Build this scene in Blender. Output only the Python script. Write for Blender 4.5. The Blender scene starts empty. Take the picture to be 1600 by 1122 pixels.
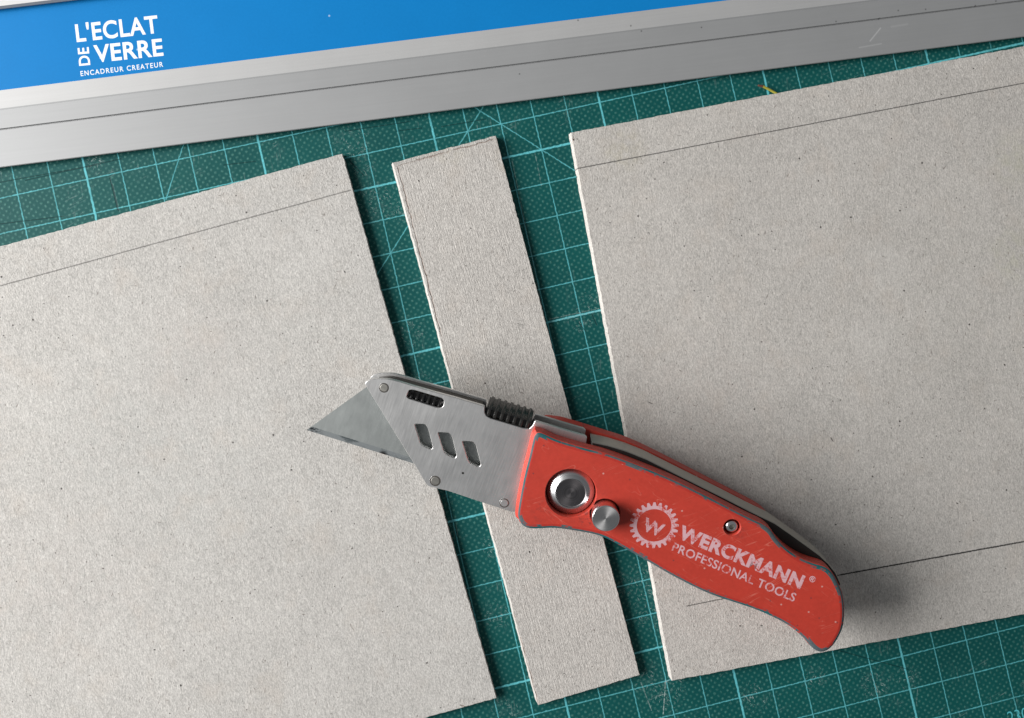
import bpy, bmesh, math, random
from mathutils import Vector, Matrix, noise as mnoise
from mathutils.geometry import tessellate_polygon

sc = bpy.context.scene
COL = sc.collection
random.seed(7)
CM = 0.01

# ------------------------------------------------------------------ camera
FPX, IW, IH = 1300.0, 1600.0, 1122.0            # focal length in photo pixels
CAM = Vector((-1.0001357, -0.5278891, 24.3169367))     # cm above the mat
ROT = Matrix(((0.9991552667, -0.0008911437, -0.0410847759),
              (0.0, 0.9997648471, -0.0216852620),
              (0.0410944394, 0.0216669437, 0.9989203124)))
cd = bpy.data.cameras.new('camera'); co = bpy.data.objects.new('camera', cd); COL.objects.link(co)
cd.sensor_fit = 'HORIZONTAL'; cd.sensor_width = 36.0; cd.lens = 36.0 * FPX / IW
cd.clip_start = 0.005; cd.clip_end = 20.0
co.matrix_world = Matrix.Translation(CAM * CM) @ ROT.to_4x4()
sc.camera = co

# ------------------------------------------------------------------ light
w = bpy.data.worlds.new('World'); sc.world = w; w.use_nodes = True
bg = w.node_tree.nodes['Background']
bg.inputs['Color'].default_value = (0.93, 0.97, 1.0, 1); bg.inputs['Strength'].default_value = 0.18
def area(name, loc, target, sx, sy, power, color):
    l = bpy.data.lights.new(name, 'AREA'); l.shape = 'RECTANGLE'; l.size = sx * CM; l.size_y = sy * CM
    l.energy = power; l.color = color
    o = bpy.data.objects.new(name, l); COL.objects.link(o)
    o.location = Vector(loc) * CM
    o.rotation_euler = (Vector(target) - Vector(loc)).to_track_quat('-Z', 'Y').to_euler()
    return o
area('window_light', (-98, 6, 48), (4, 0, 0), 88, 60, 29.5, (1.0, 0.985, 0.965))
sc.view_settings.view_transform = 'Standard'; sc.view_settings.look = 'None'
sc.view_settings.exposure = 0.0; sc.view_settings.gamma = 1.0; sc.view_settings.use_curve_mapping = False

# ------------------------------------------------------------------ helpers
def ray(px, py):
    d = Vector(((px - IW / 2) / FPX, -(py - IH / 2) / FPX, -1.0))
    return ROT @ d
def W(px, py, z=0.0):
    d = ray(px, py); t = (z - CAM.z) / d.z
    return CAM + d * t

def catmull(pts, n=4, closed=True):
    out = []; N = len(pts)
    for i in range(N):
        p0, p1, p2, p3 = pts[i - 1], pts[i], pts[(i + 1) % N], pts[(i + 2) % N]
        for k in range(n):
            t = k / n
            out.append(tuple(0.5 * ((2 * p1[j]) + (-p0[j] + p2[j]) * t + (2 * p0[j] - 5 * p1[j] + 4 * p2[j] - p3[j]) * t * t
                       + (-p0[j] + 3 * p1[j] - 3 * p2[j] + p3[j]) * t ** 3) for j in range(2)))
    return out
def sarea(p):
    return 0.5 * sum(p[i - 1][0] * p[i][1] - p[i][0] * p[i - 1][1] for i in range(len(p)))
def ccw(p):
    p = [tuple(q) for q in p]
    return p if sarea(p) > 0 else p[::-1]
def normals(p):
    out = []; N = len(p)
    for i in range(N):
        a = Vector(p[i - 1]); b = Vector(p[i]); c = Vector(p[(i + 1) % N])
        e1 = (b - a).normalized(); e2 = (c - b).normalized()
        n1 = Vector((e1.y, -e1.x)); n2 = Vector((e2.y, -e2.x))
        n = n1 + n2
        n = n.normalized() if n.length > 1e-6 else n1
        k = max(0.62, n.dot(n1))
        out.append(n / k)
    return out
def outset(p, d):
    ns = normals(p)
    f = d if callable(d) else (lambda n: d)
    return [tuple(Vector(q) + n * f(n.normalized())) for q, n in zip(p, ns)]
def circle(c, r, n=40, ph=0.0):
    return [(c[0] + r * math.cos(ph + 2 * math.pi * i / n), c[1] + r * math.sin(ph + 2 * math.pi * i / n)) for i in range(n)]

def rings(bm, R, mats=None, cap0=True, cap1=True, mcap=0):
    """R: list of (outline2d, z) rings with equal counts, bottom to top"""
    V = [[bm.verts.new((x, y, z)) for x, y in o] for o, z in R]
    n = len(V[0])
    for k in range(len(V) - 1):
        for i in range(n):
            f = bm.faces.new((V[k][i], V[k][(i + 1) % n], V[k + 1][(i + 1) % n], V[k + 1][i]))
            if mats: f.material_index = mats[k]
    if cap0: bm.faces.new(V[0][::-1]).material_index = mcap
    if cap1: bm.faces.new(V[-1]).material_index = mcap
    return V
def cap_holes(bm, loops, z, mi=0):
    """loops of BMVerts: first outer, rest holes"""
    flat = [v for l in loops for v in l]
    tris = tessellate_polygon([[Vector((v.co.x, v.co.y, 0)) for v in l] for l in loops])
    for t in tris:
        try: bm.faces.new([flat[i] for i in t]).material_index = mi
        except ValueError: pass
def lathe(bm, c, prof, n=48, mats=None):
    """prof: list of (r, z), first and last may have r=0"""
    V = []
    for r, z in prof:
        V.append([bm.verts.new((c[0], c[1], z))] if r == 0 else
                 [bm.verts.new((c[0] + r * math.cos(2 * math.pi * i / n), c[1] + r * math.sin(2 * math.pi * i / n), z)) for i in range(n)])
    for k in range(len(V) - 1):
        a, b = V[k], V[k + 1]
        for i in range(n):
            j = (i + 1) % n
            if len(a) == 1: f = bm.faces.new((a[0], b[i], b[j]))
            elif len(b) == 1: f = bm.faces.new((a[i], a[j], b[0]))
            else: f = bm.faces.new((a[i], a[j], b[j], b[i]))
            if mats: f.material_index = mats[k]
def bevel_box(bm, c, s, ch):
    """box with chamfered edges, c centre, s half sizes (cm)"""
    r = bmesh.ops.create_cube(bm, size=1.0)
    vs = r['verts']
    for v in vs: v.co = Vector((c[0] + v.co.x * 2 * s[0], c[1] + v.co.y * 2 * s[1], c[2] + v.co.z * 2 * s[2]))
    es = list({e for v in vs for e in v.link_edges})
    bmesh.ops.bevel(bm, geom=es, offset=ch, segments=2, profile=0.5, affect='EDGES')

def obj(name, bm, mats, parent=None, matrix=None, sharp=35, recalc=True):
    if recalc: bmesh.ops.recalc_face_normals(bm, faces=bm.faces)
    me = bpy.data.meshes.new(name)
    bm.transform(Matrix.Scale(CM, 4)); bm.to_mesh(me); bm.free()
    if not isinstance(mats, (list, tuple)): mats = [mats]
    for m in mats: me.materials.append(m)
    me.shade_smooth(); me.set_sharp_from_angle(angle=math.radians(sharp))
    for p in me.polygons:                                   # level faces stay truly flat
        if sharp == 0 or abs(p.normal.z) > 0.9995: p.use_smooth = False
    o = bpy.data.objects.new(name, me); COL.objects.link(o)
    if parent: o.parent = parent
    if matrix is not None: o.matrix_local = matrix
    return o
def tag(o, label=None, cat=None, group=None, kind=None):
    if label: o['label'] = label
    if cat: o['category'] = cat
    if group: o['group'] = group
    if kind: o['kind'] = kind
    return o
def frame_matrix(O, X, Y, Z):
    return Matrix(((X.x, Y.x, Z.x, O.x * CM), (X.y, Y.y, Z.y, O.y * CM), (X.z, Y.z, Z.z, O.z * CM), (0, 0, 0, 1)))

def text_bm(s, bl, br, up, z, weight=0.0, depth=0.003, space=1.0):
    """flat lettering; bl, br baseline ends and up the cap-height vector, all 2-D cm in the carrier's plane"""
    c = bpy.data.curves.new('lettering', 'FONT'); c.body = s; c.size = 1.0; c.offset = weight; c.resolution_u = 6; c.space_character = space
    c.fill_mode = 'FRONT'
    o = bpy.data.objects.new('lettering', c); COL.objects.link(o)
    dg = bpy.context.evaluated_depsgraph_get()
    me = bpy.data.meshes.new_from_object(o.evaluated_get(dg))
    bpy.data.objects.remove(o); bpy.data.curves.remove(c)
    bm = bmesh.new(); bm.from_mesh(me); bpy.data.meshes.remove(me)
    xs = [v.co.x for v in bm.verts]; ys = [v.co.y for v in bm.verts]
    x0, x1, y0, y1 = min(xs), max(xs), min(ys), max(ys)
    if 'O' in s or 'C' in s or '3' in s:                 # round letters overshoot the baseline a little
        pad = 0.02 * (y1 - y0); y0 += pad; y1 -= pad
    bl, br, up = Vector(bl), Vector(br), Vector(up)
    for v in bm.verts:
        a = (v.co.x - x0) / (x1 - x0); b = (v.co.y - y0) / (y1 - y0)
        q = bl + (br - bl) * a + up * b
        v.co = Vector((q.x, q.y, z))
    bmesh.ops.recalc_face_normals(bm, faces=bm.faces)
    if sum(f.normal.z for f in bm.faces) < 0:
        bmesh.ops.reverse_faces(bm, faces=bm.faces)
    g = bmesh.ops.extrude_face_region(bm, geom=list(bm.faces))
    for v in g['geom']:
        if isinstance(v, bmesh.types.BMVert): v.co.z += depth
    return bm

# ------------------------------------------------------------------ shader maths
class G:
    """node-graph builder"""
    def __init__(s, name):
        s.m = bpy.data.materials.new(name); s.m.use_nodes = True
        s.t = s.m.node_tree; s.b = s.t.nodes['Principled BSDF']
        s.co = s.t.nodes.new('ShaderNodeTexCoord').outputs['Object']
        sp = s.t.nodes.new('ShaderNodeVectorMath'); sp.operation = 'SCALE'; sp.inputs['Scale'].default_value = 100.0
        s.t.links.new(s.co, sp.inputs[0]); s.p = sp.outputs[0]          # object coordinates in cm
        x = s.t.nodes.new('ShaderNodeSeparateXYZ'); s.t.links.new(s.p, x.inputs[0])
        s.x, s.y, s.z = (S(s, x.outputs[i]) for i in range(3))
    def put(s, sock, v):
        if isinstance(v, S): s.t.links.new(v.o, sock)
        elif hasattr(v, 'is_linked'): s.t.links.new(v, sock)
        else: sock.default_value = v
    def f(s, op, *a):
        n = s.t.nodes.new('ShaderNodeMath'); n.operation = op
        for i, v in enumerate(a): s.put(n.inputs[i], v)
        return S(s, n.outputs[0])
    def vec(s, x, y, z=0.0):
        n = s.t.nodes.new('ShaderNodeCombineXYZ')
        for i, v in enumerate((x, y, z)): s.put(n.inputs[i], v)
        return n.outputs[0]
    def noise(s, scale, detail=2.0, rough=0.5, v=None, off=(0, 0, 0), stretch=(1, 1, 1), rot=0.0, dist=0.0):
        mp = s.t.nodes.new('ShaderNodeMapping')
        s.t.links.new(v if v is not None else s.p, mp.inputs['Vector'])
        mp.vector_type = 'TEXTURE' if False else 'POINT'
        r = s.t.nodes.new('ShaderNodeVectorRotate'); r.rotation_type = 'Z_AXIS'; r.inputs['Angle'].default_value = rot
        s.t.links.new(v if v is not None else s.p, r.inputs['Vector']); s.t.links.new(r.outputs[0], mp.inputs['Vector'])
        mp.inputs['Location'].default_value = off; mp.inputs['Scale'].default_value = stretch
        n = s.t.nodes.new('ShaderNodeTexNoise'); n.inputs['Scale'].default_value = scale
        n.inputs['Detail'].default_value = detail; n.inputs['Roughness'].default_value = rough; n.inputs['Distortion'].default_value = dist
        s.t.links.new(mp.outputs[0], n.inputs['Vector'])
        return S(s, n.outputs['Fac'])
    def voro(s, scale, rnd=1.0, v=None, stretch=(1, 1, 1), rot=0.0, off=(0, 0, 0)):
        mp = s.t.nodes.new('ShaderNodeMapping')
        r = s.t.nodes.new('ShaderNodeVectorRotate'); r.rotation_type = 'Z_AXIS'; r.inputs['Angle'].default_value = rot
        s.t.links.new(v if v is not None else s.p, r.inputs['Vector']); s.t.links.new(r.outputs[0], mp.inputs['Vector'])
        mp.inputs['Scale'].default_value = stretch; mp.inputs['Location'].default_value = off
        n = s.t.nodes.new('ShaderNodeTexVoronoi'); n.inputs['Scale'].default_value = scale; n.inputs['Randomness'].default_value = rnd
        n.voronoi_dimensions = '2D'
        s.t.links.new(mp.outputs[0], n.inputs['Vector'])
        q = s.t.nodes.new('ShaderNodeSeparateColor'); s.t.links.new(n.outputs['Color'], q.inputs[0])
        return S(s, n.outputs['Distance']), S(s, q.outputs[0]), S(s, q.outputs[1])
    def mix(s, fac, a, b):
        n = s.t.nodes.new('ShaderNodeMix'); n.data_type = 'RGBA'
        s.put(n.inputs['Factor'], fac)
        for k, v in ((6, a), (7, b)):
            if isinstance(v, (tuple, list)): n.inputs[k].default_value = tuple(v)[:3] + (1,)
            else: s.put(n.inputs[k], v)
        return n.outputs[2]
    def scale_color(s, col, k):
        n = s.t.nodes.new('ShaderNodeVectorMath'); n.operation = 'SCALE'
        s.put(n.inputs[0], col if not isinstance(col, tuple) else col[:3]); s.put(n.inputs['Scale'], k)
        return n.outputs[0]
    def step(s, x, lo, hi):
        """smooth 0..1 ramp, lo may exceed hi"""
        n = s.t.nodes.new('ShaderNodeMapRange'); n.interpolation_type = 'SMOOTHSTEP'
        s.put(n.inputs['Value'], x)
        if lo <= hi:
            n.inputs['From Min'].default_value = lo; n.inputs['From Max'].default_value = hi
        else:
            n.inputs['From Min'].default_value = hi; n.inputs['From Max'].default_value = lo
            n.inputs['To Min'].default_value = 1.0; n.inputs['To Max'].default_value = 0.0
        return S(s, n.outputs[0])
    def seg(s, a, b, width, soft=0.012, x=None, y=None):
        """mask of a straight stroke a->b in object cm"""
        x = x or s.x; y = y or s.y
        a, b = Vector(a[:2]), Vector(b[:2]); d = b - a; L = d.length; d.normalize()
        u = (x - a.x) * d.x + (y - a.y) * d.y
        v = s.f('ABSOLUTE', (x - a.x) * -d.y + (y - a.y) * d.x)
        o = s.f('MAXIMUM', s.f('ABSOLUTE', u - L / 2) - L / 2, 0.0)
        return s.step(v + o, width / 2 + soft, max(0.0, width / 2 - soft))
    def spot(s, c, r):
        dx = s.x - c[0]; dy = s.y - c[1]
        return s.step(s.f('SQRT', dx * dx + dy * dy), r, r * 0.2)
    def mx(s, *a):
        r = a[0]
        for q in a[1:]: r = s.f('MAXIMUM', r, q)
        return r
    def bump(s, h, strength, dist=0.01):
        n = s.t.nodes.new('ShaderNodeBump'); n.inputs['Strength'].default_value = strength; n.inputs['Distance'].default_value = dist * CM
        s.put(n.inputs['Height'], h); s.t.links.new(n.outputs[0], s.b.inputs['Normal'])
    def out(s, color=None, rough=None, metal=None, spec=None):
        for k, v in (('Base Color', color), ('Roughness', rough), ('Metallic', metal), ('Specular IOR Level', spec)):
            if v is None: continue
            if isinstance(v, tuple): s.b.inputs[k].default_value = v[:3] + (1,)
            else: s.put(s.b.inputs[k], v)
        return s.m
class S:
    def __init__(s, g, o): s.g = g; s.o = o
    def _b(s, op, q): return s.g.f(op, s, q)
    def __add__(s, q): return s._b('ADD', q)
    def __sub__(s, q): return s._b('SUBTRACT', q)
    def __mul__(s, q): return s._b('MULTIPLY', q)
    __radd__ = __add__; __rmul__ = __mul__
    def __rsub__(s, q): return s.g.f('SUBTRACT', q, s)
    def __pow__(s, q): return s._b('POWER', q)

def plain(name, color, rough, metal=0.0, spec=0.5):
    g = G(name); n = g.noise(30, 3)
    return g.out(g.scale_color(color, 0.88 + n * 0.24), rough, metal, spec)

# ------------------------------------------------------------------ cutting mat
# the mat's own axes are its printed grid: x along the rows, y up the columns, 1 cm squares
PSI = -0.22935145
g0 = Vector((10.74648763, 7.80895388))
cs, sn = math.cos(-PSI), math.sin(-PSI)
MAT_O = Vector((cs * -g0.x - sn * g0.y, sn * -g0.x + cs * g0.y, 0.0))
MAT_X = Vector((cs, sn, 0)); MAT_Y = Vector((-sn, cs, 0))
def grid(px, py):                        # photo pixel -> mat coordinates (cm)
    p = W(px, py, 0) - MAT_O
    return (p.dot(MAT_X), p.dot(MAT_Y))

g = G('cutting_mat_vinyl')
wob = (g.noise(9, 3, off=(3, 1, 0)) - 0.5) * 0.05 + (g.noise(40, 2) - 0.5) * 0.012
wob2 = (g.noise(9, 3, off=(13, 21, 0)) - 0.5) * 0.05 + (g.noise(40, 2, off=(5, 5, 0)) - 0.5) * 0.012
X = g.x + wob; Y = g.y + wob2
def gridline(c, period, off, width, soft):
    d = g.f('ABSOLUTE', g.f('SUBTRACT', g.f('FRACT', (c - off) * (1.0 / period) + 0.5), 0.5)) * period
    return g.step(d, width / 2 + soft, max(0.0, width / 2 - soft))
thin = g.mx(gridline(X, 1.0, 0.0, 0.022, 0.014), gridline(Y, 1.0, 0.0, 0.022, 0.014))
bold = g.mx(gridline(X, 5.0, 0.0, 0.054, 0.014), gridline(Y, 5.0, -2.0, 0.054, 0.014))
diag = g.mx(g.seg((13.5, 1.5), (4.5, -7.5), 0.022, 0.013, X, Y), g.seg((10.6, 0.4), (15.5, -4.5), 0.022, 0.013, X, Y),
            g.seg((2.05, -1.05), (3.8, 1.98), 0.022, 0.013, X, Y))
wear = g.step(g.noise(1.6, 5, 0.65, off=(7, 2, 0)), 0.25, 0.55) * 0.45 + 0.55
wear = wear * (g.step(g.noise(26, 3, off=(1, 9, 0)), 0.22, 0.42) * 0.55 + 0.45)
lines = g.mx(thin * 0.85, bold, diag * 0.75) * wear
# raised dot texture, staggered every millimetre
jx = g.x + (g.noise(12, 2, off=(2, 2, 2)) - 0.5) * 0.05; jy = g.y + (g.noise(12, 2, off=(8, 4, 0)) - 0.5) * 0.05
def dots(ox, oy):
    fx = g.f('SUBTRACT', g.f('FRACT', (jx + ox) * 5.0), 0.5); fy = g.f('SUBTRACT', g.f('FRACT', (jy + oy) * 5.0), 0.5)
    return g.step(g.f('SQRT', fx * fx + fy * fy), 0.27, 0.04)
dm = g.mx(dots(0.0, 0.0), dots(0.1, 0.1)) * (g.step(g.noise(9, 4, 0.8, off=(4, 7, 0)), 0.32, 0.66) * 0.9 + 0.10)
patch = g.noise(0.55, 4, 0.6)
base = g.mix(patch, (0.0012, 0.056, 0.056), (0.0034, 0.088, 0.082))
grain = g.noise(70, 3, 0.7)
base = g.scale_color(base, 0.35 + grain * 1.3)
col = g.mix(dm * 0.85, base, (0.075, 0.215, 0.185))
col = g.mix(lines, col, (0.115, 0.47, 0.52))
# whitish scuffs where blades have been lifted, dark healed cuts
spots = [(552, 226, .75), (568, 262, .5), (590, 315, .85), (622, 330, .5), (905, 500, .55), (1000, 915, .85), (1012, 960, .6), (1040, 1085, .8), (1010, 1060, .7),
         (1370, 1070, .7), (1420, 1060, .5), (775, 962, .55), (790, 1112, .55), (1180, 1090, .6), (925, 470, .5), (940, 690, .5), (1275, 1060, .5), (150, 255, .4),
         (655, 600, .5), (770, 850, .5), (640, 520, .6), (870, 1010, .4)]
zone = None
for px, py, r in spots:
    q = g.spot(grid(px, py), r); zone = q if zone is None else g.mx(zone, q)
def scratch(rot, off, st, sc_, th):
    n = g.noise(sc_, 3, 0.6, rot=rot, stretch=(1, st, 1), off=off, dist=0.25)
    return g.step(g.f('ABSOLUTE', n - 0.5), th, 0.0)
def nicks(rot, scl, gate, off):
    wv = g.vec(g.x + (g.noise(3, 2, off=(rot, 0, 2)) - 0.5) * 0.16, g.y + (g.noise(3, 2, off=(2, rot, 4)) - 0.5) * 0.16)
    d, r1, r2 = g.voro(scl, 1.0, v=wv, stretch=(1, 7.0, 1), rot=rot, off=off)
    return g.step(d, 0.14, 0.05) * g.step(r1, gate, gate + 0.05)
nick = g.mx(nicks(0.3, 2.4, .45, (0, 0, 0)), nicks(1.1, 2.1, .5, (5, 1, 0)), nicks(1.9, 2.6, .5, (3, 8, 0)), nicks(2.7, 3.2, .45, (9, 4, 0)))
scuff = nick * zone * g.step(g.noise(10, 3, 0.7, off=(3, 30, 0)), 0.40, 0.60) + zone * g.step(g.noise(5, 4, 0.75, off=(31, 2, 0)), .50, .75) * 0.14
gen = g.mx(scratch(1.3, (15, 11, 0), 0.03, 5, .004), scratch(0.1, (25, 1, 0), 0.03, 5, .004)) * g.step(g.noise(1.2, 3, off=(30, 3, 0)), 0.5, 0.7)
marks = None
for a, b, k in [((1040, 1062), (1036, 1122), .9), ((1040, 1066), (1052, 1058), .8), ((1026, 1088), (1040, 1084), .8), ((860, 503), (938, 485), .5), ((858, 499), (936, 482), .4),
                ((836, 240), (846, 290), .35), ((1434, 1075), (1432, 1100), .35), ((1360, 1052), (1372, 1080), .5), ((1000, 1062), (1018, 1110), .5), ((1065, 1066), (1058, 1060), .5),
                ((146, 248), (143, 252), .8), ((155, 251), (161, 253), .8), ((1163, 1086), (1172, 1096), .5), ((800, 250), (880, 640), .28)]:
    q = g.seg(grid(*a), grid(*b), 0.02, 0.012) * k; marks = q if marks is None else g.mx(marks, q)
marks = marks * (g.step(g.noise(14, 3, off=(9, 9, 9)), 0.35, 0.6))
white = g.mx(scuff * 0.85, gen * 0.42, marks)
col = g.mix(white, col, (0.42, 0.52, 0.50))
cuts = None
for a, b in [((0, 285), (150, 258)), ((40, 282), (190, 248)), ((172, 278), (184, 328)), ((176, 288), (186, 330)), ((0, 350), (100, 338)), ((350, 258), (400, 252)), ((540, 205), (640, 190)),
             ((905, 505), (915, 517)), ((925, 490), (933, 508)), ((690, 198), (760, 186)), ((545, 250), (570, 275)), ((1250, 1000), (1420, 1046)), ((620, 205), (660, 200))]:
    q = g.seg(grid(*a), grid(*b), 0.014, 0.012); cuts = q if cuts is None else g.mx(cuts, q)
col = g.mix(cuts * 0.75, col, (0.002, 0.018, 0.02))
g.bump(dm * 0.6 + grain * 0.35 - cuts * 1.0 + white * 0.3, 0.45, 0.02)
mat_vinyl = g.out(col, 0.46 + grain * 0.2, 0.0, 0.18)

x0, x1, y0, y1 = -15.0, 45.0, -33.0, 12.0
bm = bmesh.new()
def rrect(x0, x1, y0, y1, r, n=8):
    out = []
    for cx, cy, a in ((x1 - r, y1 - r, 0), (x0 + r, y1 - r, 90), (x0 + r, y0 + r, 180), (x1 - r, y0 + r, 270)):
        for k in range(n + 1):
            t = math.radians(a + 90 * k / n); out.append((cx + r * math.cos(t), cy + r * math.sin(t)))
    return out
o_ = rrect(x0, x1, y0, y1, 0.8)
rings(bm, [(o_, -0.3), (o_, -0.03), (outset(o_, -0.03), 0.0)])
cutting_mat = obj('cutting_mat', bm, mat_vinyl, matrix=frame_matrix(MAT_O, MAT_X, MAT_Y, Vector((0, 0, 1))))
tag(cutting_mat, 'worn dark green self-healing cutting mat with cyan centimetre grid lines', 'cutting mat')
bm = text_bm('230', grid(1577, 1131), grid(1608, 1123.5), Vector(grid(1573, 1113)) - Vector(grid(1577, 1131)), 0.0005, -0.012, 0.002)
obj('printed_number', bm, plain('mat_print', (0.085, 0.46, 0.52), 0.5), cutting_mat)

bm = bmesh.new()
bevel_box(bm, (0, 0, -1.55), (75, 50, 1.2), 0.2)
gt = G('table_laminate'); n = gt.noise(0.5, 6, 0.6, stretch=(1, 9, 1))
table = obj('table', bm, gt.out(gt.mix(n, (0.30, 0.22, 0.15), (0.42, 0.33, 0.24)), 0.5))
tag(table, kind='structure')

# ------------------------------------------------------------------ greyboard sheets
def board_material(name, tone, O, ang, strokes, cracks, stains, fibre_along=1, specks=1.0, off=(0, 0, 0), ribbing=0.0):
    g = G(name)
    st = (0.50, 1.0, 1)
    n1 = g.noise(17, 4, 0.66, stretch=st, off=off, dist=0.4)
    n2 = g.noise(38, 3, 0.66, stretch=st, off=(off[0] + 3, 5, 0))
    n3 = g.noise(0.35, 4, 0.6, off=off)
    n4 = g.noise(3.0, 4, 0.65, off=(off[0], 8, 0))
    fib = g.f('ABSOLUTE', g.noise(9, 3, 0.6, stretch=(0.4, 1, 1), off=(off[0] + 7, 0, 0), dist=1.0) - 0.5)
    tex = (n1 - 0.5) * 0.62 + (n2 - 0.5) * 1.45 + (n4 - 0.5) * 0.20 + (n3 - 0.5) * 0.26
    col = g.scale_color(tone, 1.0 + tex)
    col = g.mix(g.step(fib, 0.018, 0.0) * 0.20, col, (0.26, 0.235, 0.21))
    pink = g.noise(0.9, 3, 0.6, off=(off[0] + 20, 0, 0))
    col = g.mix(g.step(pink, 0.5, 0.75) * 0.18, col, (0.52, 0.44, 0.37))
    # dark specks of recycled ink, of different sizes, and short fibres
    for scl, th, gate, k in ((1.9, 0.050, 0.86, 0.9), (0.8, 0.030, 0.80, 1.0), (4.2, 0.09, 0.90, 0.5)):
        d, r1, r2 = g.voro(scl, 1.0, off=(off[0] + scl, off[1], 0))
        m = g.step(d + (n2 - 0.5) * 0.05, th, th * 0.35) * g.step(r1, gate, gate + 0.02) * k * specks
        col = g.mix(m, col, (0.055, 0.048, 0.045))
    for rot, scl, gate in ((0.5, 1.1, 0.85), (2.1, 1.3, 0.88)):
        wv = g.vec(g.x + (g.noise(4, 2, off=(rot, 0, 0)) - 0.5) * 0.14, g.y + (g.noise(4, 2, off=(0, rot, 4)) - 0.5) * 0.14)
        d, r1, r2 = g.voro(scl, 1.0, v=wv, stretch=(1, 5.0, 1), rot=rot)
        m = g.step(d, 0.085, 0.03) * g.step(r1, gate, gate + 0.02) * 0.6
        col = g.mix(m, col, (0.11, 0.085, 0.07))
    d, r1, r2 = g.voro(3.0, 1.0, off=(off[0] + 30, 4, 0))
    col = g.mix(g.step(d, 0.07, 0.02) * g.step(r1, 0.85, 0.9) * 0.6, col, (0.72, 0.70, 0.67))
    for (c, r, k, cc) in stains:
        col = g.mix(g.spot(c, r) * g.step(g.noise(3, 4, 0.7), 0.35, 0.65) * k, col, cc)
    h = n1 * 0.50 + n2 * 0.85 + g.step(fib, 0.03, 0.0) * 0.25
    if ribbing: h = h + g.noise(30, 2, 0.5, stretch=(0.07, 1, 1), off=(3, 3, 3)) * ribbing
    wx = g.x + (g.noise(22, 3, off=(1, 1, 1)) - 0.5) * 0.030; wy = g.y + (g.noise(22, 3, off=(4, 1, 1)) - 0.5) * 0.030
    pores = g.step(g.noise(30, 2, off=(2, 2, 2)), 0.22, 0.5)
    for a, b, wd, k in strokes:
        m = g.seg(a, b, wd, 0.012, wx, wy) * (pores * 0.55 + 0.45) * k
        col = g.mix(m, col, (0.045, 0.043, 0.042))
    cx = g.x + (g.noise(2.4, 4, 0.7, off=(6, 1, 1)) - 0.5) * 0.16; cy = g.y + (g.noise(2.4, 4, 0.7, off=(4, 6, 1)) - 0.5) * 0.16
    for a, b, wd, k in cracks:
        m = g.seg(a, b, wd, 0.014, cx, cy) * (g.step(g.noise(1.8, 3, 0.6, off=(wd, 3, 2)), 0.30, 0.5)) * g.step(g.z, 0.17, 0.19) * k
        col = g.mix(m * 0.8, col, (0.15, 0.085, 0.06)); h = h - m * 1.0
    # cut sides: paler and rougher core
    g.bump(h, 1.0, 0.014)
    return g.out(col, 0.92, 0.0, 0.15)

def board(name, pix, xdir, tone, strokes, cracks, stains, label, flare=None, **kw):
    """pix: outline corners in photo pixels (top face); xdir: index pair giving the local x axis"""
    T = 0.2
    P = [W(x, y, T) if not isinstance(x, Vector) else x for x, y in pix]
    O = P[0].copy(); O.z = 0
    d = P[xdir[1]] - P[xdir[0]]; ang = math.atan2(d.y, d.x)
    ux = Vector((math.cos(ang), math.sin(ang))); uy = Vector((-ux.y, ux.x))
    def L(p): q = p - O; return (q.x * ux.x + q.y * ux.y, q.x * uy.x + q.y * uy.y)
    def LP(px, py): return L(W(px, py, T))
    m = board_material(name + '_pulp', tone, O, ang, [(LP(*a), LP(*b), wd, k) for a, b, wd, k in strokes],
                       [(LP(*a), LP(*b), wd, k) for a, b, wd, k in cracks], [(LP(*c), r, k, cc) for c, r, k, cc in stains], **kw)
    c = [L(p) for p in P]
    if sarea(c) < 0: c = c[::-1]; flp = True
    else: flp = False
    # slightly ragged cut edges
    out = []; fl = []
    N = len(c)
    for i in range(N):
        a, b = Vector(c[i]), Vector(c[(i + 1) % N]); Ln = (b - a).length; n = max(2, int(Ln / 0.09))
        e = (b - a).normalized(); nr = Vector((e.y, -e.x))
        for k in range(n):
            t = k / n; s = t * Ln
            j = 0.0 if k == 0 else (mnoise.noise((s * 3.1 + i * 17, i * 3.3, 0)) * 0.007 + random.gauss(0, 0.005) + mnoise.noise((s * 0.4, i * 9.1, 5)) * 0.008)
            out.append(tuple(a + (b - a) * t + nr * j))
            fl.append((a + (b - a) * t, nr))
    fo = []
    for (x, y), (q, nr) in zip(out, fl):
        wn = Vector((ux.x * nr.x + uy.x * nr.y, ux.y * nr.x + uy.y * nr.y))
        k = flare(wn) if flare else 0.0
        fo.append((x + nr.x * k, y + nr.y * k))
    mid = [((a[0] * .35 + b[0] * .65), (a[1] * .35 + b[1] * .65)) for a, b in zip(fo, out)]
    bm = bmesh.new()
    ins = outset(out, -0.012)
    rings(bm, [(fo, 0.004), (mid, 0.11), (out, T - 0.014), (ins, T)])
    o = obj(name, bm, m, sharp=50, matrix=frame_matrix(O, Vector((ux.x, ux.y, 0)), Vector((uy.x, uy.y, 0)), Vector((0, 0, 1))))
    tag(o, label, 'cardboard')
    return o, LP

GROUP = 'cut pieces of greyboard on the mat'
TONE = (0.495, 0.479, 0.456)
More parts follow.
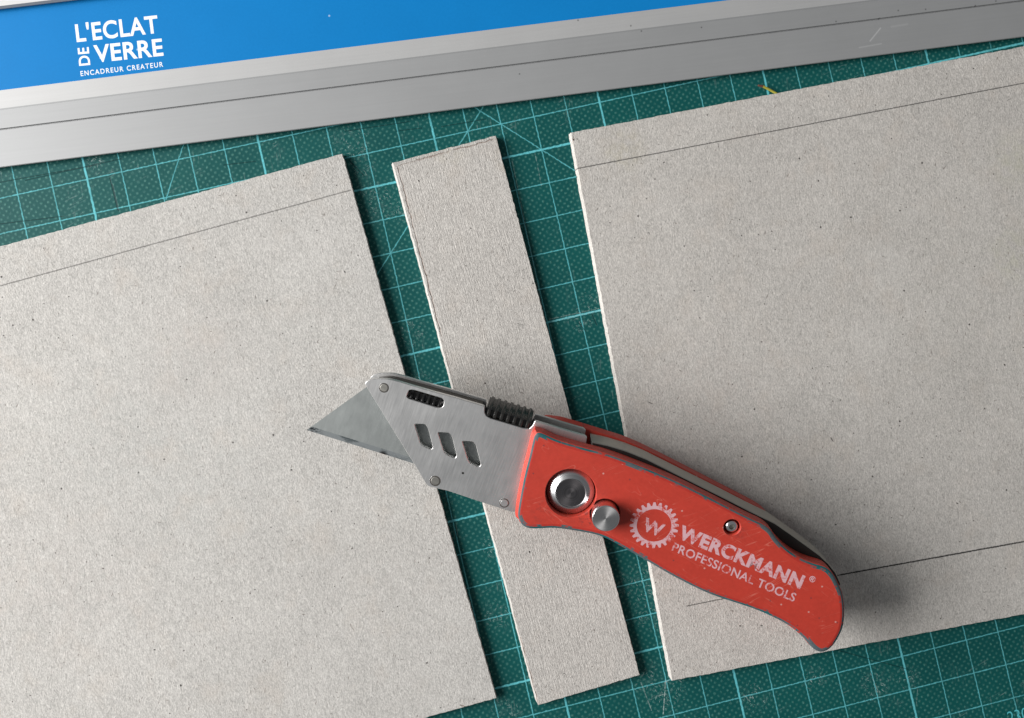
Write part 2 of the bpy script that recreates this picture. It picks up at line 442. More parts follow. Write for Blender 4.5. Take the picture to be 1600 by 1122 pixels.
# left sheet runs out of the picture; its far corners follow square from the two that show
a, b = W(535, 240, 0.2), W(776, 1091, 0.2)
e = (a - b).normalized(); f_ = Vector((-e.y, e.x, 0)); f_ = f_ if f_.x < 0 else -f_
lt = (W(0, 385, 0.2) - a).normalized()
bt = (W(665, 1122, 0.2) - b).normalized()
left_board, _ = board('greyboard_sheet', [(535, 240), (a + lt * 21, 0), (b + bt * 21, 0), (776, 1091)], (3, 0), TONE,
    [((-30, 455), (548, 297), 0.036, 0.62)], [((548, 975), (552, 985), 0.02, .9), ((720, 1102), (730, 1106), 0.02, .9)],
    [((250, 700), 5.0, .22, (0.47, 0.485, 0.47)), ((300, 560), 2.5, .18, (0.53, 0.46, 0.43)), ((120, 900), 3.5, .16, (0.53, 0.47, 0.44)), ((480, 380), 1.8, .16, (0.56, 0.55, 0.53)), ((560, 880), 2.2, .15, (0.42, 0.39, 0.36))],
    'large grey cardboard sheet under the knife blade, one pencil line along its top', off=(0, 0, 0))
strip, _ = board('greyboard_strip', [(613, 254), (775, 212), (1000, 1055), (841, 1102)], (3, 0), (0.49, 0.467, 0.440),
    [((808, 505), (818, 508), 0.02, .6)],
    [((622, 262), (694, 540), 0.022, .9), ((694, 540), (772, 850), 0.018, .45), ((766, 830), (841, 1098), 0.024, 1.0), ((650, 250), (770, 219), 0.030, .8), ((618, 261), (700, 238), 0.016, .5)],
    [((700, 230), 1.0, .15, (0.42, 0.36, 0.22)), ((790, 250), .5, .5, (0.30, 0.24, 0.16))],
    'narrow grey cardboard strip between the two larger sheets, crossed by the knife handle', off=(11, 4, 0), ribbing=0.9,
    flare=lambda n: 0.045 if n.x < -0.8 else 0.0)
rt = (W(1600, 72, 0.2) - W(892, 207, 0.2)).normalized(); rb = (W(1600, 960, 0.2) - W(1050, 1064, 0.2)).normalized()
pr1 = W(892, 207, 0.2) + rt * 21.5; pr2 = W(1050, 1064, 0.2) + rb * 21.5
right_board, _ = board('greyboard_sheet', [(892, 207), (pr1, 0), (pr2, 0), (1050, 1064)], (3, 0), (0.49, 0.466, 0.438),
    [((899, 264), (1620, 126), 0.032, 0.85), ((1122, 224), (1123, 230), 0.02, .7), ((1073, 947), (1320, 897), 0.028, .9), ((1314, 898), (1640, 839), 0.042, 1.1),
     ((1013, 363), (1015, 366), 0.03, .6), ((1298, 684), (1302, 690), 0.03, .8), ((1013, 628), (1019, 631), 0.02, .8), ((1249, 247), (1249, 248), .05, 1.0), ((1435, 168), (1436, 178), .03, .4), ((1574, 157), (1580, 154), .03, .5)],
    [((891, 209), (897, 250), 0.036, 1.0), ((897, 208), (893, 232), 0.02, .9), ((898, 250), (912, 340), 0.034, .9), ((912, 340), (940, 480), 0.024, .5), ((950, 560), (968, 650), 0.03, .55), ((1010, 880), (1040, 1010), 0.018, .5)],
    [((975, 235), .9, .25, (0.42, 0.37, 0.23)), ((1470, 470), 6, .12, (0.44, 0.43, 0.38)), ((1594, 250), 1.2, .3, (0.47, 0.46, 0.33)), ((1590, 400), 1.2, .3, (0.47, 0.46, 0.33)), ((1385, 415), 1.2, .35, (0.62, 0.60, 0.57)), ((1365, 525), 1.0, .35, (0.62, 0.60, 0.57)), ((1430, 330), .5, .4, (0.62, 0.60, 0.57)), ((1000, 520), 1.5, .12, (0.34, 0.31, 0.28)), ((1100, 620), 3.0, .16, (0.50, 0.42, 0.38))],
    'large grey cardboard sheet under the knife butt, pencil lines along two edges', off=(23, 9, 0),
    flare=lambda n: 0.045 if n.x < -0.8 else 0.0)
for o in (left_board, strip, right_board): o['group'] = GROUP

# ------------------------------------------------------------------ aluminium safety ruler
def metal(name, base, rough, along=(1, 1, 1), nscale=20.0, amt=0.12, bump=0.05, spots=0.0, marks=None):
    g = G(name)
    n = g.noise(nscale, 4, 0.6, stretch=along); n2 = g.noise(1.3, 4, 0.6)
    c = g.scale_color(base, 1.0 - amt / 2 + n * amt + (n2 - 0.5) * 0.10)
    if spots:
        d, r1, r2 = g.voro(1.4); m = g.step(d, 0.06, 0.03) * g.step(r1, 1 - spots, 1 - spots + .02)
        c = g.mix(m, c, (0.05, 0.045, 0.04))
    if marks: c = marks(g, c)
    g.bump(n, bump, 0.01)
    return g.out(c, g.f('ADD', n2 * 0.10 + (n - 0.5) * 0.10, rough), 1.0)
zb = 0.17                                            # height of the cutting lip
A_, B_ = W(0, 261.5, zb), W(1600, 57, zb)
RX = (B_ - A_); RX.z = 0; RX.normalize(); RY = Vector((-RX.y, RX.x, 0))
RO = A_.copy(); RO.z = 0
def rs(px, py, z):                                   # photo pixel -> (along, across) on the ruler at height z
    q = W(px, py, z) - RO; return (q.dot(RX), q.dot(RY))
def across(z, *pp): return sum(rs(x, y, z)[1] for x, y in pp) / len(pp)
s_g = across(0.24, (0, 204.5), (800, 100))
s_r = across(0.32, (0, 172.5), (800, 69))
s_b = across(0.50, (0, 143), (800, 40.5))
s_t = across(0.50, (0, 15), (60, 7))
prof = [(0.10, 0.03), (0.0, zb - 0.05), (0.0, zb - 0.015), (0.015, zb), (s_g - 0.025, 0.235), (s_g - 0.018, 0.212), (s_g + 0.010, 0.212), (s_g + 0.02, 0.265), (s_r - 0.03, 0.32), (s_r + 0.01, 0.335),
        (s_b - 0.04, 0.485), (s_b, 0.50), (s_b, 0.45), (s_t + 0.06, 0.45), (s_t + 0.06, 0.52), (s_t - 0.035, 0.56), (s_t - 0.045, 0.61), (s_t, 0.68), (s_t + 0.12, 0.72), (s_t + 0.5, 0.68), (s_t + 0.53, 0.345),
        (s_t + 1.9, 0.22), (s_t + 1.92, 0.03)]
xa, xb = -16.0, 62.0
bm = bmesh.new()
# long extrusion; several stations so the anodised metal shades evenly
va = [bm.verts.new((xa, y, z)) for y, z in prof]; vb = [bm.verts.new((xb, y, z)) for y, z in prof]
n = len(prof)
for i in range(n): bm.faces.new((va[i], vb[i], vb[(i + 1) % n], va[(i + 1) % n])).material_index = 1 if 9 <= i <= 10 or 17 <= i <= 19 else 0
bm.faces.new(va); bm.faces.new(vb)
ruler = bpy.data.objects.new('safety_ruler', None); COL.objects.link(ruler); ruler.empty_display_size = 0.02
ruler.matrix_world = frame_matrix(RO, RX, RY, Vector((0, 0, 1)))
tag(ruler, 'long silver aluminium safety ruler with a blue inlay and white lettering, lying on the mat', 'ruler')
def ruler_marks(g, c):
    q = lambda x, y: rs(x, y, 0.3)
    m = g.mx(g.seg(q(1362, 62), q(1378, 42), .03, .02), g.seg(q(1345, 72), q(1380, 66), .03, .02) * .6, g.seg(q(1395, 40), q(1420, 36), .05, .03) * .3)
    c = g.mix(m * 0.30, c, (0.9, 0.9, 0.9))
    s = None
    for px, py in ((902, 36), (985, 42), (1002, 49), (1375, 28), (1447, 14), (1525, 8), (812, 114), (1307, 33), (1404, 16), (1096, 43), (1557, 1)):
        d = g.spot(q(px, py), 0.036); s = d if s is None else g.mx(s, d)
    return g.mix(s * 0.6, c, (0.03, 0.03, 0.03))
def anodised(name, base, rough):
    g = G(name)
    n = g.noise(18, 4, 0.6, stretch=(0.02, 1, 1)); n2 = g.noise(0.8, 4, 0.6)
    c = ruler_marks(g, g.scale_color(base, 0.95 + n * 0.10 + (n2 - .5) * 0.06))
    g.bump(n, 0.03, 0.01)
    return g.out(c, n2 * 0.08 + rough, 0.5, 0.4)
alu = [anodised('anodised_aluminium', (0.36, 0.365, 0.37), 0.58), anodised('lit_aluminium', (0.54, 0.54, 0.54), 0.58)]  # second: same metal, brightness of sloped band and far ridge painted in
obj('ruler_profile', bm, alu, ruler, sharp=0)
g = G('blue_inlay')
n = g.noise(14, 3, 0.6); n2 = g.noise(1.0, 3)
d, r1, r2 = g.voro(0.9); dust = g.step(d, 0.035, 0.015) * g.step(r1, 0.8, 0.85)
blue = g.out(g.mix(dust * 0.5, g.scale_color((0.003, 0.185, 0.50), 0.92 + n * 0.12 + (n2 - .5) * 0.08), (0.6, 0.7, 0.8)), 0.5 + n * 0.1, 0.0, 0.14)
bm = bmesh.new()
ya, yb = s_b + 0.004, s_t + 0.055
pr = [(xa + .05, ya), (xb - .05, ya), (xb - .05, yb), (xa + .05, yb)]
rings(bm, [(pr, 0.451), (pr, 0.492), (outset(pr, -0.004), 0.496)])
inlay = obj('inlay', bm, blue, ruler)
white = plain('white_print', (0.80, 0.82, 0.84), 0.5)
zi = 0.4965
def rt_(s, bl, br, up, wgt, sp=1.0):
    a = rs(*bl, zi); b = rs(*br, zi); u = Vector(rs(bl[0] + up[0], bl[1] + up[1], zi)) - Vector(a)
    return text_bm(s, a, b, u, zi, wgt, 0.001, sp)
def letters(parts, name, m, parent):
    bm = bmesh.new()
    for p in parts:
        me = bpy.data.meshes.new('tmp'); p.to_mesh(me); p.free(); bm.from_mesh(me); bpy.data.meshes.remove(me)
    return obj(name, bm, m, parent, sharp=30, recalc=False)
letters([rt_("L'ECLAT", (120, 65.8), (248.5, 51.2), (-3.4, -28.2), 0.022, 1.07), rt_('VERRE', (148.5, 98.3), (255.8, 87.3), (-3.0, -27.3), 0.023, 1.05),
         rt_('DE', (141.2, 101.5), (138.6, 73.5), (-17.5, 1.6), 0.02, 1.08), rt_('ENCADREUR CREATEUR', (126.3, 119), (255.2, 104.2), (-0.9, -7.6), 0.014, 1.25)],
        'lettering', white, inlay)

# ------------------------------------------------------------------ yellow scrap
bm = bmesh.new()
P = [W(1184.5, 133.5, 0.12), W(1192, 135, 0.10), W(1202, 140, 0.06), W(1210, 144.5, 0.05), W(1219, 150, 0.045), W(1226, 156, 0.045)]
prev = None
for i, p in enumerate(P):
    d = (P[min(i + 1, 5)] - P[max(i - 1, 0)]).normalized(); sd = d.cross(Vector((0, 0, 1))).normalized(); up = sd.cross(d)
    r = (0.028, 0.042, 0.036, 0.036, 0.036, 0.032)[i]
    ring_ = [bm.verts.new(p - P[2] + sd * r * math.cos(t * math.pi / 4) + up * r * .8 * math.sin(t * math.pi / 4)) for t in range(8)]
    if prev:
        for k in range(8): bm.faces.new((prev[k], prev[(k + 1) % 8], ring_[(k + 1) % 8], ring_[k])).material_index = 1 if i == 1 else 0
    else: bm.faces.new(ring_).material_index = 1
    prev = ring_
bm.faces.new(prev[::-1])
q = P[2].copy()
scrap = obj('plastic_scrap', bm, [plain('yellow_plastic', (0.36, 0.33, 0.045), 0.5), plain('burnt_end', (0.13, 0.05, 0.035), 0.7)], matrix=Matrix.Translation(q * CM))
tag(scrap, 'tiny yellow sliver with a brown tip, poking out from the right sheet below the ruler', 'scrap')

# ------------------------------------------------------------------ folding utility knife
TH = math.radians(13.5)                               # it lies rolled over onto the belly of its handle
KU = Vector((0.94, -0.34, 0)).normalized(); v0 = Vector((-KU.y, KU.x, 0))
KV = v0 * math.cos(TH) + Vector((0, 0, 1)) * math.sin(TH); KW = KU.cross(KV)
KO = W(1050, 820, 2.0); KO.z = 0.52
TOP = 1.9
def K(px, py, wv):                                    # photo pixel -> knife coordinates on its plane w = wv
    d = ray(px, py); t = ((KO + KW * wv) - CAM).dot(KW) / d.dot(KW)
    q = CAM + d * t - KO
    return (q.dot(KU), q.dot(KV))
KS = lambda pts, wv: [K(x, y, wv) for x, y in pts]

F = KS([(845, 680), (870, 691), (910, 703), (951, 714), (1005, 734), (1055, 755), (1110, 782), (1149, 802), (1175, 815), (1190, 822), (1202, 831), (1211, 844), (1228, 861), (1249, 875),
        (1268, 883), (1287, 889), (1297, 897), (1305, 910), (1313, 930), (1316, 957), (1313, 982), (1303, 1002), (1293, 1013), (1282, 1016), (1271, 1009), (1257, 993), (1233, 974), (1202, 958),
        (1172, 946), (1126, 931), (1094, 918), (1051, 896), (1020, 878), (990, 861), (969, 849), (950, 839), (930, 832), (898, 826), (866, 822), (833, 823), (821, 820), (814, 811), (813, 797),
        (822, 748), (831, 712), (836, 690), (839, 682)], TOP)
F = ccw(catmull(F, 4))
scale_out = outset(F, lambda n: 0.13 if n.x < -0.75 else (0.07 if n.y > 0.2 else 0.085))
ridge = outset(F, 0.05)

def knife_red():
    g = G('red_painted_aluminium')
    n = g.noise(10, 4, 0.65); n2 = g.noise(1.6, 4, 0.6); n3 = g.noise(60, 2)
    c = g.scale_color((0.45, 0.038, 0.022), 0.80 + n * 0.28 + (n2 - 0.5) * 0.30 + (n3 - .5) * 0.12)
    s1 = g.step(g.f('ABSOLUTE', g.noise(2.2, 2, 0.5, stretch=(1, 0.12, 1), rot=0.8, dist=1.0) - 0.5), .006, 0.0) * g.step(g.noise(1.1, 2, off=(3, 3, 3)), .48, .6)
    s2 = g.step(g.f('ABSOLUTE', g.noise(2.6, 2, 0.5, stretch=(0.12, 1, 1), rot=0.3, dist=1.4, off=(8, 8, 0)) - 0.5), .006, 0.0) * g.step(g.noise(1.3, 2, off=(13, 3, 3)), .48, .6)
    gr = g.mx(g.spot(K(918, 808, TOP), 0.5) * .6, g.spot(K(850, 800, TOP), 0.5) * .35, g.spot(K(1150, 830, TOP), .4) * .4, g.spot(K(920, 790, TOP), .9) * .3)
    c = g.mix(gr * g.step(g.noise(7, 4, 0.7, off=(1, 2, 0)), .45, .65), c, (0.12, 0.025, 0.022))
    c = g.mix(g.mx(s1, s2) * 0.42, c, (0.62, 0.20, 0.15))
    d, r1, r2 = g.voro(2.6); c = g.mix(g.step(d, 0.09, 0.03) * g.step(r1, .86, .9) * .7, c, (0.55, 0.35, 0.32))
    d, r1, r2 = g.voro(2.1, off=(4, 9, 0)); c = g.mix(g.step(d, 0.07, 0.03) * g.step(r1, .84, .88) * .6, c, (0.10, 0.03, 0.035))
    g.bump(n3 * 0.5 + n * 0.5, 0.12, 0.01)
    return g.out(c, 0.48 + n * 0.12, 0.0, 0.42)
def knife_worn(name='worn_handle_edge', th=0.38):
    g = G(name)
    n = g.noise(2.4, 6, 0.78, off=(2, 5, 0)); n2 = g.noise(12, 3)
    bare = g.mix(g.step(g.noise(1.1, 2, off=(9, 0, 0)), .42, .58), (0.075, 0.098, 0.108), (0.016, 0.10, 0.112))
    sp = g.mx(g.spot(K(846, 684, TOP), 0.35), g.spot(K(818, 818, TOP), 0.55), g.spot(K(990, 730, TOP), 0.5), g.spot(K(1205, 838, TOP), 0.6), g.spot(K(1300, 905, TOP), 0.9), g.spot(K(1275, 1012, TOP), 0.4))
    k = g.step(n + sp * 0.16, th, th + 0.06)
    c = g.mix(k, g.scale_color((0.40, 0.032, 0.022), 0.8 + n2 * .3), g.scale_color(bare, 0.6 + n2 * 0.8))
    return g.out(c, 0.62, 0.0, 0.22)
RED, WORN, WORN_IN = knife_red(), knife_worn(), knife_worn('worn_handle_rim', 0.555)
STEEL = metal('brushed_steel', (0.74, 0.735, 0.73), 0.365, along=(1, 0.06, 1), nscale=26, amt=0.22, bump=0.10, spots=0.10)
BLADE = metal('blade_steel', (0.36, 0.38, 0.375), 0.46, along=(1, 0.25, 1), nscale=9, amt=0.16, bump=0.04)
DARKSTEEL = metal('dull_spring_steel', (0.38, 0.37, 0.34), 0.42, along=(0.1, 1, 1), nscale=16, amt=0.3, bump=0.1)
POLISH = metal('turned_steel', (0.74, 0.74, 0.75), 0.17, nscale=26, amt=0.16, bump=0.03)
BLACK = plain('black_plastic', (0.012, 0.012, 0.013), 0.38)
PRINT = None

knife = bpy.data.objects.new('folding_utility_knife', None); COL.objects.link(knife); knife.empty_display_size = 0.02
tag(knife, 'open folding utility knife with scratched red handle, lying across three cardboard pieces', 'utility knife')

pivot = K(892, 771, TOP); button = K(945, 802, TOP); screw = K(1144, 824, TOP)
def top_scale():
    bm = bmesh.new()
    w0 = 1.44
    R = [(outset(scale_out, -0.02), w0), (scale_out, w0 + 0.02), (scale_out, TOP - 0.14), (outset(F, 0.066), TOP - 0.042), (ridge, TOP - 0.026), (F, TOP - 0.002), (outset(F, -0.06), TOP)]
    V = rings(bm, R, mats=[0, 0, 0, 0, 1, 2], cap1=False, cap0=False)
    bm.normal_update(); nf = normals(F)
    for i, f in enumerate(list(bm.faces)[3 * len(F):4 * len(F)]):     # paint is rubbed off the belly's chamfer too
        q = nf[i].normalized()
        if q.y < 0.25 and q.x > -0.6: f.material_index = 1
    holes = []
    for c, r, dep in ((pivot, 0.685, 1.55), (button, 0.415, 1.45), (screw, 0.235, 1.6)):
        hi = [bm.verts.new((x, y, TOP)) for x, y in circle(c, r, 40)]
        lo0 = [bm.verts.new((x, y, TOP - 0.03)) for x, y in circle(c, r - 0.02, 40)]
        lo = [bm.verts.new((x, y, dep)) for x, y in circle(c, r - 0.03, 40)]
        for a, b in ((hi, lo0), (lo0, lo)):
            for i in range(40): bm.faces.new((a[i], a[(i + 1) % 40], b[(i + 1) % 40], b[i]))
        bm.faces.new(lo)
        holes.append(hi)
    cap_holes(bm, [V[-1]] + holes, TOP)
    bm.faces.new(V[0][::-1])
    return bm
upper_scale = obj('handle_scale', top_scale(), [RED, WORN, WORN_IN], knife, sharp=25)
upper_scale['label'] = 'scratched red upper handle side with worn pale lettering'
low_up = KS([(846, 657), (870, 656), (890, 660.5), (947, 678), (975, 687), (1005, 699.5), (1057, 725.5), (1123, 759.5), (1162, 779.5), (1190, 795), (1203, 808), (1214, 826), (1235, 850), (1262, 872), (1288, 884)], 0.5)
low_dn = KS([(1304, 905), (1313, 930), (1316, 957), (1313, 982), (1303, 1002), (1293, 1013), (1282, 1016), (1271, 1009), (1257, 993), (1233, 974), (1202, 958), (1172, 946), (1126, 931), (1094, 918),
             (1051, 896), (1020, 878), (990, 861), (969, 849), (950, 839), (930, 832), (898, 826), (866, 822), (833, 823), (821, 820), (811, 811), (810, 797), (818, 748), (827, 712)], TOP)
LS = ccw(catmull(low_up + low_dn, 3))
bm = bmesh.new()
rings(bm, [(outset(LS, -0.07), 0.0), (outset(LS, -0.02), 0.06), (LS, 0.10), (LS, 0.55), (outset(LS, -0.02), 0.58)])
obj('handle_scale', bm, RED, knife, sharp=25)

# back spring between the handle sides: its outer line runs smoothly past the thumb notch
up = [(922, 677), (947, 682.5), (975, 691), (1005, 703), (1057, 729), (1123, 762), (1162, 782), (1199, 800), (1222, 816), (1247, 834), (1266, 848), (1280, 861), (1291, 875), (1299, 892)]
spring_up = KS(up, 0.62)
low = KS([(1306, 925), (1308, 957), (1303, 982), (1288, 1002), (1262, 984), (1202, 945), (1126, 915), (1051, 880), (990, 845), (940, 815), (925, 800)], 1.42)
spring = ccw(spring_up + low)
bm = bmesh.new()
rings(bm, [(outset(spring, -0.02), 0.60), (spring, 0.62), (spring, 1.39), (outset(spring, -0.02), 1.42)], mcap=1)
obj('back_spring', bm, [DARKSTEEL, plain('shaded_spring_faces', (0.035, 0.032, 0.030), 0.5, 0.6)], knife, sharp=25)  # spring's flat faces painted dark for the shade in the thumb notch

# blade carrier: two steel plates with a spacer, three windows and a slot in the upper one
CT = 1.42
carrier_px = [(570, 600.5), (571.5, 597.5), (575, 594.8), (580, 593.2), (588, 592), (597, 591.8), (607, 592.6), (622, 596), (650, 604.5), (680, 613), (710, 621), (755, 634.2), (757, 636), (757, 645), (759.5, 650), (766, 654),
              (818, 669.6), (827, 670), (832, 665.5), (836, 658), (860, 665), (890, 674), (914, 681), (917, 684), (913, 712), (900, 790), (800, 800), (750, 784), (700, 767), (671, 760.5), (666, 757), (650, 730)]
CP = ccw(KS(carrier_px, CT))
def rounded_poly(pts, r, n=4):
    """round the corners of a polygon"""
    out = []; N = len(pts)
    for i in range(N):
        a, b, c = Vector(pts[i - 1]), Vector(pts[i]), Vector(pts[(i + 1) % N])
        k = min(r, (a - b).length * .45, (c - b).length * .45)
        p, q = b + (a - b).normalized() * k, b + (c - b).normalized() * k
        for j in range(n + 1):
            t = j / n; out.append(tuple(p * (1 - t) ** 2 + b * 2 * t * (1 - t) + q * t * t))
    return out
def perforated(outline, holes, z0, z1, ch=0.012):
    bm = bmesh.new()
    V = rings(bm, [(outline, z0), (outline, z1 - ch), (outset(outline, -ch), z1)], cap0=False, cap1=False)
    H0, H1 = [], []
    for h in holes:
        h = ccw(h)
        a = [bm.verts.new((x, y, z1)) for x, y in outset(h, ch)]; m = [bm.verts.new((x, y, z1 - ch)) for x, y in h]; b = [bm.verts.new((x, y, z0)) for x, y in h]
        n = len(h)
        for p, q in ((a, m), (m, b)):
            for i in range(n): bm.faces.new((p[i], p[(i + 1) % n], q[(i + 1) % n], q[i]))
        H1.append(a); H0.append(b)
    cap_holes(bm, [V[-1]] + H1, z1); cap_holes(bm, [V[0]] + H0, z0)
    return bm
def crop(pts): return [(460 + x / 4, 560 + y / 4) for x, y in pts]
win = [crop([(750, 410), (815, 412), (836, 440), (866, 560), (852, 572), (800, 548), (785, 530)]),
       crop([(896, 462), (965, 466), (985, 490), (1015, 612), (1000, 627), (948, 602), (932, 582)]),
       crop([(1048, 517), (1115, 521), (1135, 545), (1166, 668), (1150, 681), (1100, 658), (1085, 640)])]
slot_px = crop([(716, 197), (745, 197), (925, 250), (936, 268), (932, 298), (915, 310), (888, 308), (712, 252), (700, 240)])
holes = [rounded_poly(ccw(KS(h, CT)), 0.04) for h in win] + [rounded_poly(ccw(KS(slot_px, CT)), 0.05)]
carrier = obj('blade_carrier', perforated(CP, holes, 1.28, CT), STEEL, knife, sharp=25)
carrier['label'] = 'brushed steel blade holder with three slanted windows'
bm = bmesh.new(); rings(bm, [(outset(CP, -0.01), 0.60), (CP, 0.61), (CP, 0.71), (outset(CP, -0.01), 0.72)])
obj('back_plate', bm, STEEL, carrier, sharp=25)
sp_px = [(585, 598), (607, 596.5), (622, 600), (650, 608), (710, 625), (752, 637), (752, 655), (765, 662), (826, 680), (840, 668), (910, 688), (900, 785), (800, 796), (750, 780), (700, 763), (672, 756), (660, 738)]
SPC = ccw(KS(sp_px, CT))
bm = bmesh.new(); rings(bm, [(SPC, 0.72), (SPC, 1.085)])
obj('spacer', bm, plain('dark_spacer', (0.06, 0.052, 0.045), 0.55, 0.6), carrier, sharp=25)  # spacer in a dark brownish tone
for px, py, r in ((600, 606, 0.125), (680, 751.5, 0.14), (788, 786, 0.125)):
    c = K(px, py, CT); bm = bmesh.new()
    lathe(bm, c, [(r * 1.08, CT - 0.002), (r * 1.06, CT + 0.003), (r * 0.84, CT + 0.0028), (r * 0.81, CT + 0.006), (r * 0.76, CT + 0.0075), (0, CT + 0.008)], 32, mats=[2, 1, 1, 0, 0])
    obj('rivet', bm, [DARKSTEEL if r > 0.13 or py < 700 else STEEL, plain('rivet_dark_ring', (0.05, 0.045, 0.04), 0.6) if 'rivet_dark_ring' not in bpy.data.materials else bpy.data.materials['rivet_dark_ring'], STEEL], carrier)  # dark ring around each rivet head

# trapezoid blade, held between the plates
BW = 1.16
tip = Vector(K(478.5, 672.5, BW)); e1 = Vector(K(650, 726, BW)); ed = (e1 - tip).normalized(); tl = Vector(K(574, 604, BW)); sd = (tl - tip).normalized()
nn = Vector((-ed.y, ed.x)); nn = nn if nn.dot(sd) > 0 else -nn
hh = 1.88; Lb = 6.0
topl = tip + sd * (hh / sd.dot(nn)); botr = tip + ed * Lb
sl = (sd - ed * 2 * sd.dot(ed)); topr = botr + sl * (hh / sl.dot(nn))
bev = 0.15
b0 = tip + sd * (bev / sd.dot(nn)); b1 = botr + sl * (bev / sl.dot(nn))
bm = bmesh.new()
tF = [bm.verts.new((p.x, p.y, BW)) for p in (b0, b1, topr, topl)]
lF = [bm.verts.new((p.x, p.y, BW - 0.06)) for p in (b0, b1, topr, topl)]
eT, eB = bm.verts.new((tip.x, tip.y, BW - 0.03)), bm.verts.new((botr.x, botr.y, BW - 0.03))
bm.faces.new(tF); bm.faces.new(lF[::-1])
for i, j in ((1, 2), (2, 3), (3, 0)): bm.faces.new((tF[i], lF[i], lF[j], tF[j]))
bm.faces.new((tF[0], eT, eB, tF[1])).material_index = 1; bm.faces.new((lF[1], eB, eT, lF[0])).material_index = 1
bm.faces.new((tF[0], lF[0], eT)); bm.faces.new((tF[1], eB, lF[1]))
ge = G('blade_edge_wear')
n = ge.noise(5, 5, 0.7, stretch=(0.5, 1, 1)); q1 = Vector(K(598, 711, BW)); n2 = ge.noise(20, 3)
c = ge.mix(ge.step(n, 0.48, 0.68), (0.42, 0.45, 0.46), (0.15, 0.175, 0.185))
c = ge.mix(ge.spot(q1, 0.17), c, (0.02, 0.018, 0.018)); c = ge.mix(ge.spot(tip, 0.55) * ge.step(n2, .35, .6), c, (0.03, 0.035, 0.04))
blade = obj('blade', bm, [BLADE, ge.out(c, 0.4, 0.85)], knife, sharp=5)

# black release slider in the slot, thumb slider in the notch of the spine
def ribbed(name, a, b, v_lo, v_hi, n, w_lo, w_hi, duty, parent, drop=0.0, back=0.0, body_w=0.06, mat=BLACK):
    """ribs across the line a->b (knife 2-D); each rib spans v_lo..v_hi from the line"""
    a, b = Vector(a), Vector(b); d = (b - a); L = d.length; d.normalize(); nv = Vector((-d.y, d.x))
    bm = bmesh.new(); pit = L / n
    bevel_box(bm, (L / 2, (v_lo + v_hi) / 2 - 0.02, (w_lo + w_hi - body_w) / 2), (L / 2, (v_hi - v_lo) / 2 - 0.025, (w_hi - body_w - w_lo) / 2), 0.02)
    for k in range(n):
        s0 = len(bm.verts)
        bevel_box(bm, ((k + .5) * pit, (v_lo + v_hi) / 2, (w_lo + w_hi) / 2), (pit * duty / 2, (v_hi - v_lo) / 2, (w_hi - w_lo) / 2), 0.028)
    for v in bm.verts:
        t = (v.co.z - w_lo) / (w_hi - w_lo); vv = v.co.y
        if vv > (v_lo + v_hi) / 2: vv -= back * t
        q = a + d * v.co.x + nv * vv
        v.co = Vector((q.x, q.y, v.co.z))
    return obj(name, bm, mat, parent, sharp=30)
GLOSS = plain('black_slider_plastic', (0.014, 0.014, 0.014), 0.24)
a_, b_ = K(638.5, 617, 1.40), K(691, 633, 1.40)
ribbed('release_slider', a_, b_, -0.10, 0.13, 6, 1.19, 1.382, 0.5, knife, back=0.14, body_w=0.12, mat=GLOSS)
a_, b_ = K(760, 640, 1.40), K(830.5, 662, 1.40)
MATTE = plain('black_thumb_rubber', (0.017, 0.0165, 0.0155), 0.24)
ribbed('thumb_slider', a_, b_, -0.17, 0.24, 7, 0.73, 1.405, 0.55, knife, back=0.21, body_w=0.10, mat=MATTE)

# pivot bolt, lock button, screw
def radial(g, amount=0.75):
    """lathe-turned metal: highlights stretch across the turning marks"""
    t = g.t.nodes.new('ShaderNodeTangent'); t.direction_type = 'RADIAL'; t.axis = 'Z'
    g.t.links.new(t.outputs[0], g.b.inputs['Tangent']); g.b.inputs['Anisotropic'].default_value = amount
c = pivot; bm = bmesh.new()
lathe(bm, c, [(0.60, 1.55), (0.63, 1.70), (0.625, 1.73), (0.590, 1.755), (0.415, 1.885), (0.405, 1.888), (0.398, 1.875), (0.385, 1.868), (0.30, 1.868), (0.0, 1.868)], 72, mats=[0, 0, 0, 0, 0, 0, 1, 1, 1])
gc = G('concentric_turned_steel'); dx = gc.x - c[0]; dy = gc.y - c[1]; rr = gc.f('SQRT', dx * dx + dy * dy)
ringn = gc.noise(1.0, 3, 0.7, v=gc.vec(rr * 15.0, 0.0))
gc.bump(ringn, 0.5, 0.02); radial(gc)
TURN = gc.out(gc.scale_color((0.21, 0.195, 0.20), 0.05 + ringn * 1.9), 0.30, 1.0)
gc = G('turned_bevel'); dx = gc.x - c[0]; dy = gc.y - c[1]; rr = gc.f('SQRT', dx * dx + dy * dy)
ringn = gc.noise(1.0, 3, 0.7, v=gc.vec(rr * 22.0, 0.0)); gc.bump(ringn, 0.4, 0.015); radial(gc, 0.6)
BEV = gc.out(gc.scale_color((0.62, 0.62, 0.63), 0.55 + ringn * 0.8), 0.24, 1.0)
obj('pivot_bolt', bm, [BEV, TURN], knife, sharp=20)
bm = bmesh.new(); c = button
lathe(bm, c, [(0.365, 1.45), (0.365, 2.23), (0.355, 2.255), (0.335, 2.265), (0.0, 2.268)], 48, mats=[0, 0, 0, 1])
gc = G('button_face'); dx = gc.x - c[0]; dy = gc.y - c[1]; rr = gc.f('SQRT', dx * dx + dy * dy)
ringn = gc.noise(1.0, 3, 0.7, v=gc.vec(rr * 20.0, 0.0)); gc.bump(ringn, 0.2, 0.01); radial(gc)
obj('lock_button', bm, [POLISH, gc.out(gc.scale_color((0.60, 0.59, 0.59), 0.7 + ringn * 0.5), 0.40, 1.0)], knife, sharp=20)
bm = bmesh.new(); c = screw
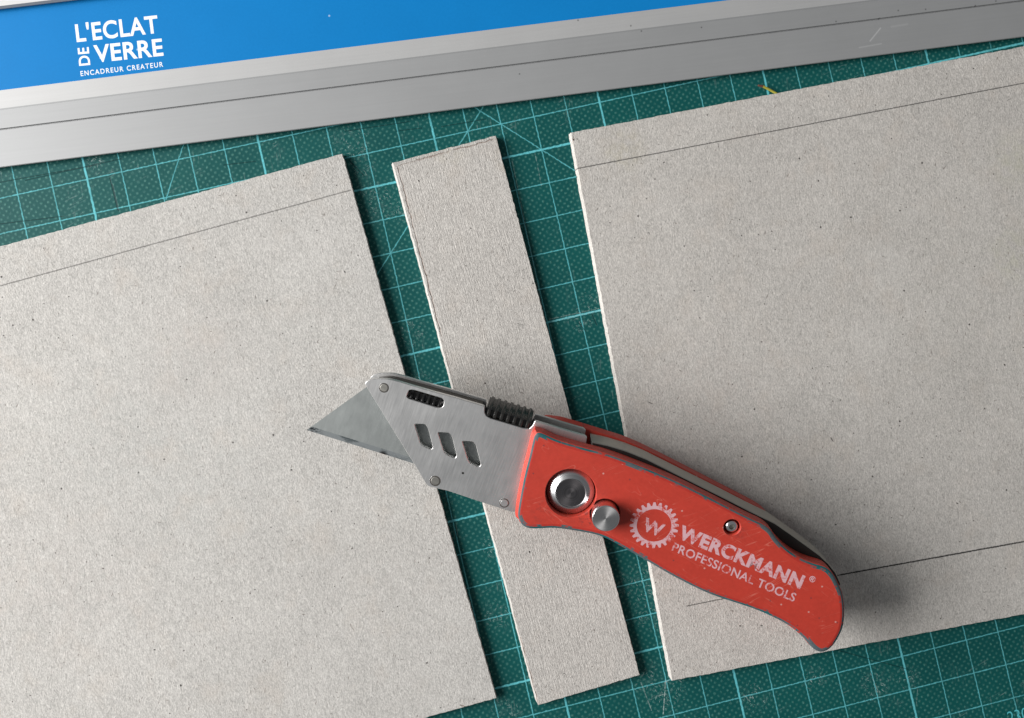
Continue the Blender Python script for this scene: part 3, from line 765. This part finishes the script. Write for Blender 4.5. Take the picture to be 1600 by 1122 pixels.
lathe(bm, c, [(0.165, 1.60), (0.165, 1.80), (0.15, 1.85), (0.115, 1.875), (0.078, 1.882), (0.07, 1.86), (0.062, 1.80), (0.0, 1.79)], 32, mats=[0, 0, 0, 0, 1, 1, 1])
obj('handle_screw', bm, [POLISH, DARKSTEEL], knife, sharp=25)

# worn print on the handle
g = G('worn_pale_print')
n = g.noise(15, 5, 0.8, off=(3, 3, 0), stretch=(0.6, 1, 1), rot=0.5); n2 = g.noise(3.2, 3, 0.6, off=(1, 6, 0))
PRINT = g.out(g.mix(g.step(n + (n2 - .5) * .75, 0.33, 0.50), g.scale_color((0.45, 0.038, 0.022), 1.0), (0.56, 0.34, 0.37)), 0.6)
ZT = TOP + 0.0015
def kt(s, bl, br, up, wgt, sp=1.0):
    a = K(*bl, ZT); b = K(*br, ZT); u = Vector(K(bl[0] + up[0], bl[1] + up[1], ZT)) - Vector(a)
    return text_bm(s, a, b, u, ZT, wgt, 0.001, sp)
gear = bmesh.new()
gcen = Vector(K(1022, 821, ZT)); ro, ri, rt2 = 0.545, 0.455, 0.645
teeth = 24; o_ = []
for k in range(teeth):
    for f_, r in ((0.0, ro), (0.22, rt2), (0.55, rt2), (0.77, ro)):
        t = 2 * math.pi * (k + f_) / teeth; o_.append((gcen.x + r * math.cos(t), gcen.y + r * math.sin(t)))
vo = [gear.verts.new((x, y, ZT + .001)) for x, y in o_]; vi = [gear.verts.new((x, y, ZT + .001)) for x, y in circle(gcen, ri, teeth * 2)]
cap_holes(gear, [vo, vi], ZT)
for f_ in gear.faces:
    if f_.normal.z < 0: f_.normal_flip()
pr_bl, pr_br, pr_up = (1049, 860), (1240, 940.5), (5.0, -12.5)
letters([gear, kt('W', (1001.5, 828), (1032.5, 840), (8, -20), 0.034), kt('WERCKMANN', (1058, 840.5), (1250, 920.5), (8.4, -20.5), 0.046, 1.10),
         kt('PROFESSIONAL TOOLS', pr_bl, pr_br, pr_up, 0.016, 1.06), kt('\u00ae', (1263, 907.5), (1272, 911.5), (4, -9), 0.02)], 'lettering', PRINT, upper_scale)

# set the knife down: lowest point of the handle rests on the cardboard
zmin = 1e9
M0 = frame_matrix(KO, KU, KV, KW)
for ch in knife.children:
    for v in ch.data.vertices: zmin = min(zmin, (M0 @ v.co).z)
print('KNIFE lowest point (mm):', zmin * 1000)
knife.matrix_world = M0
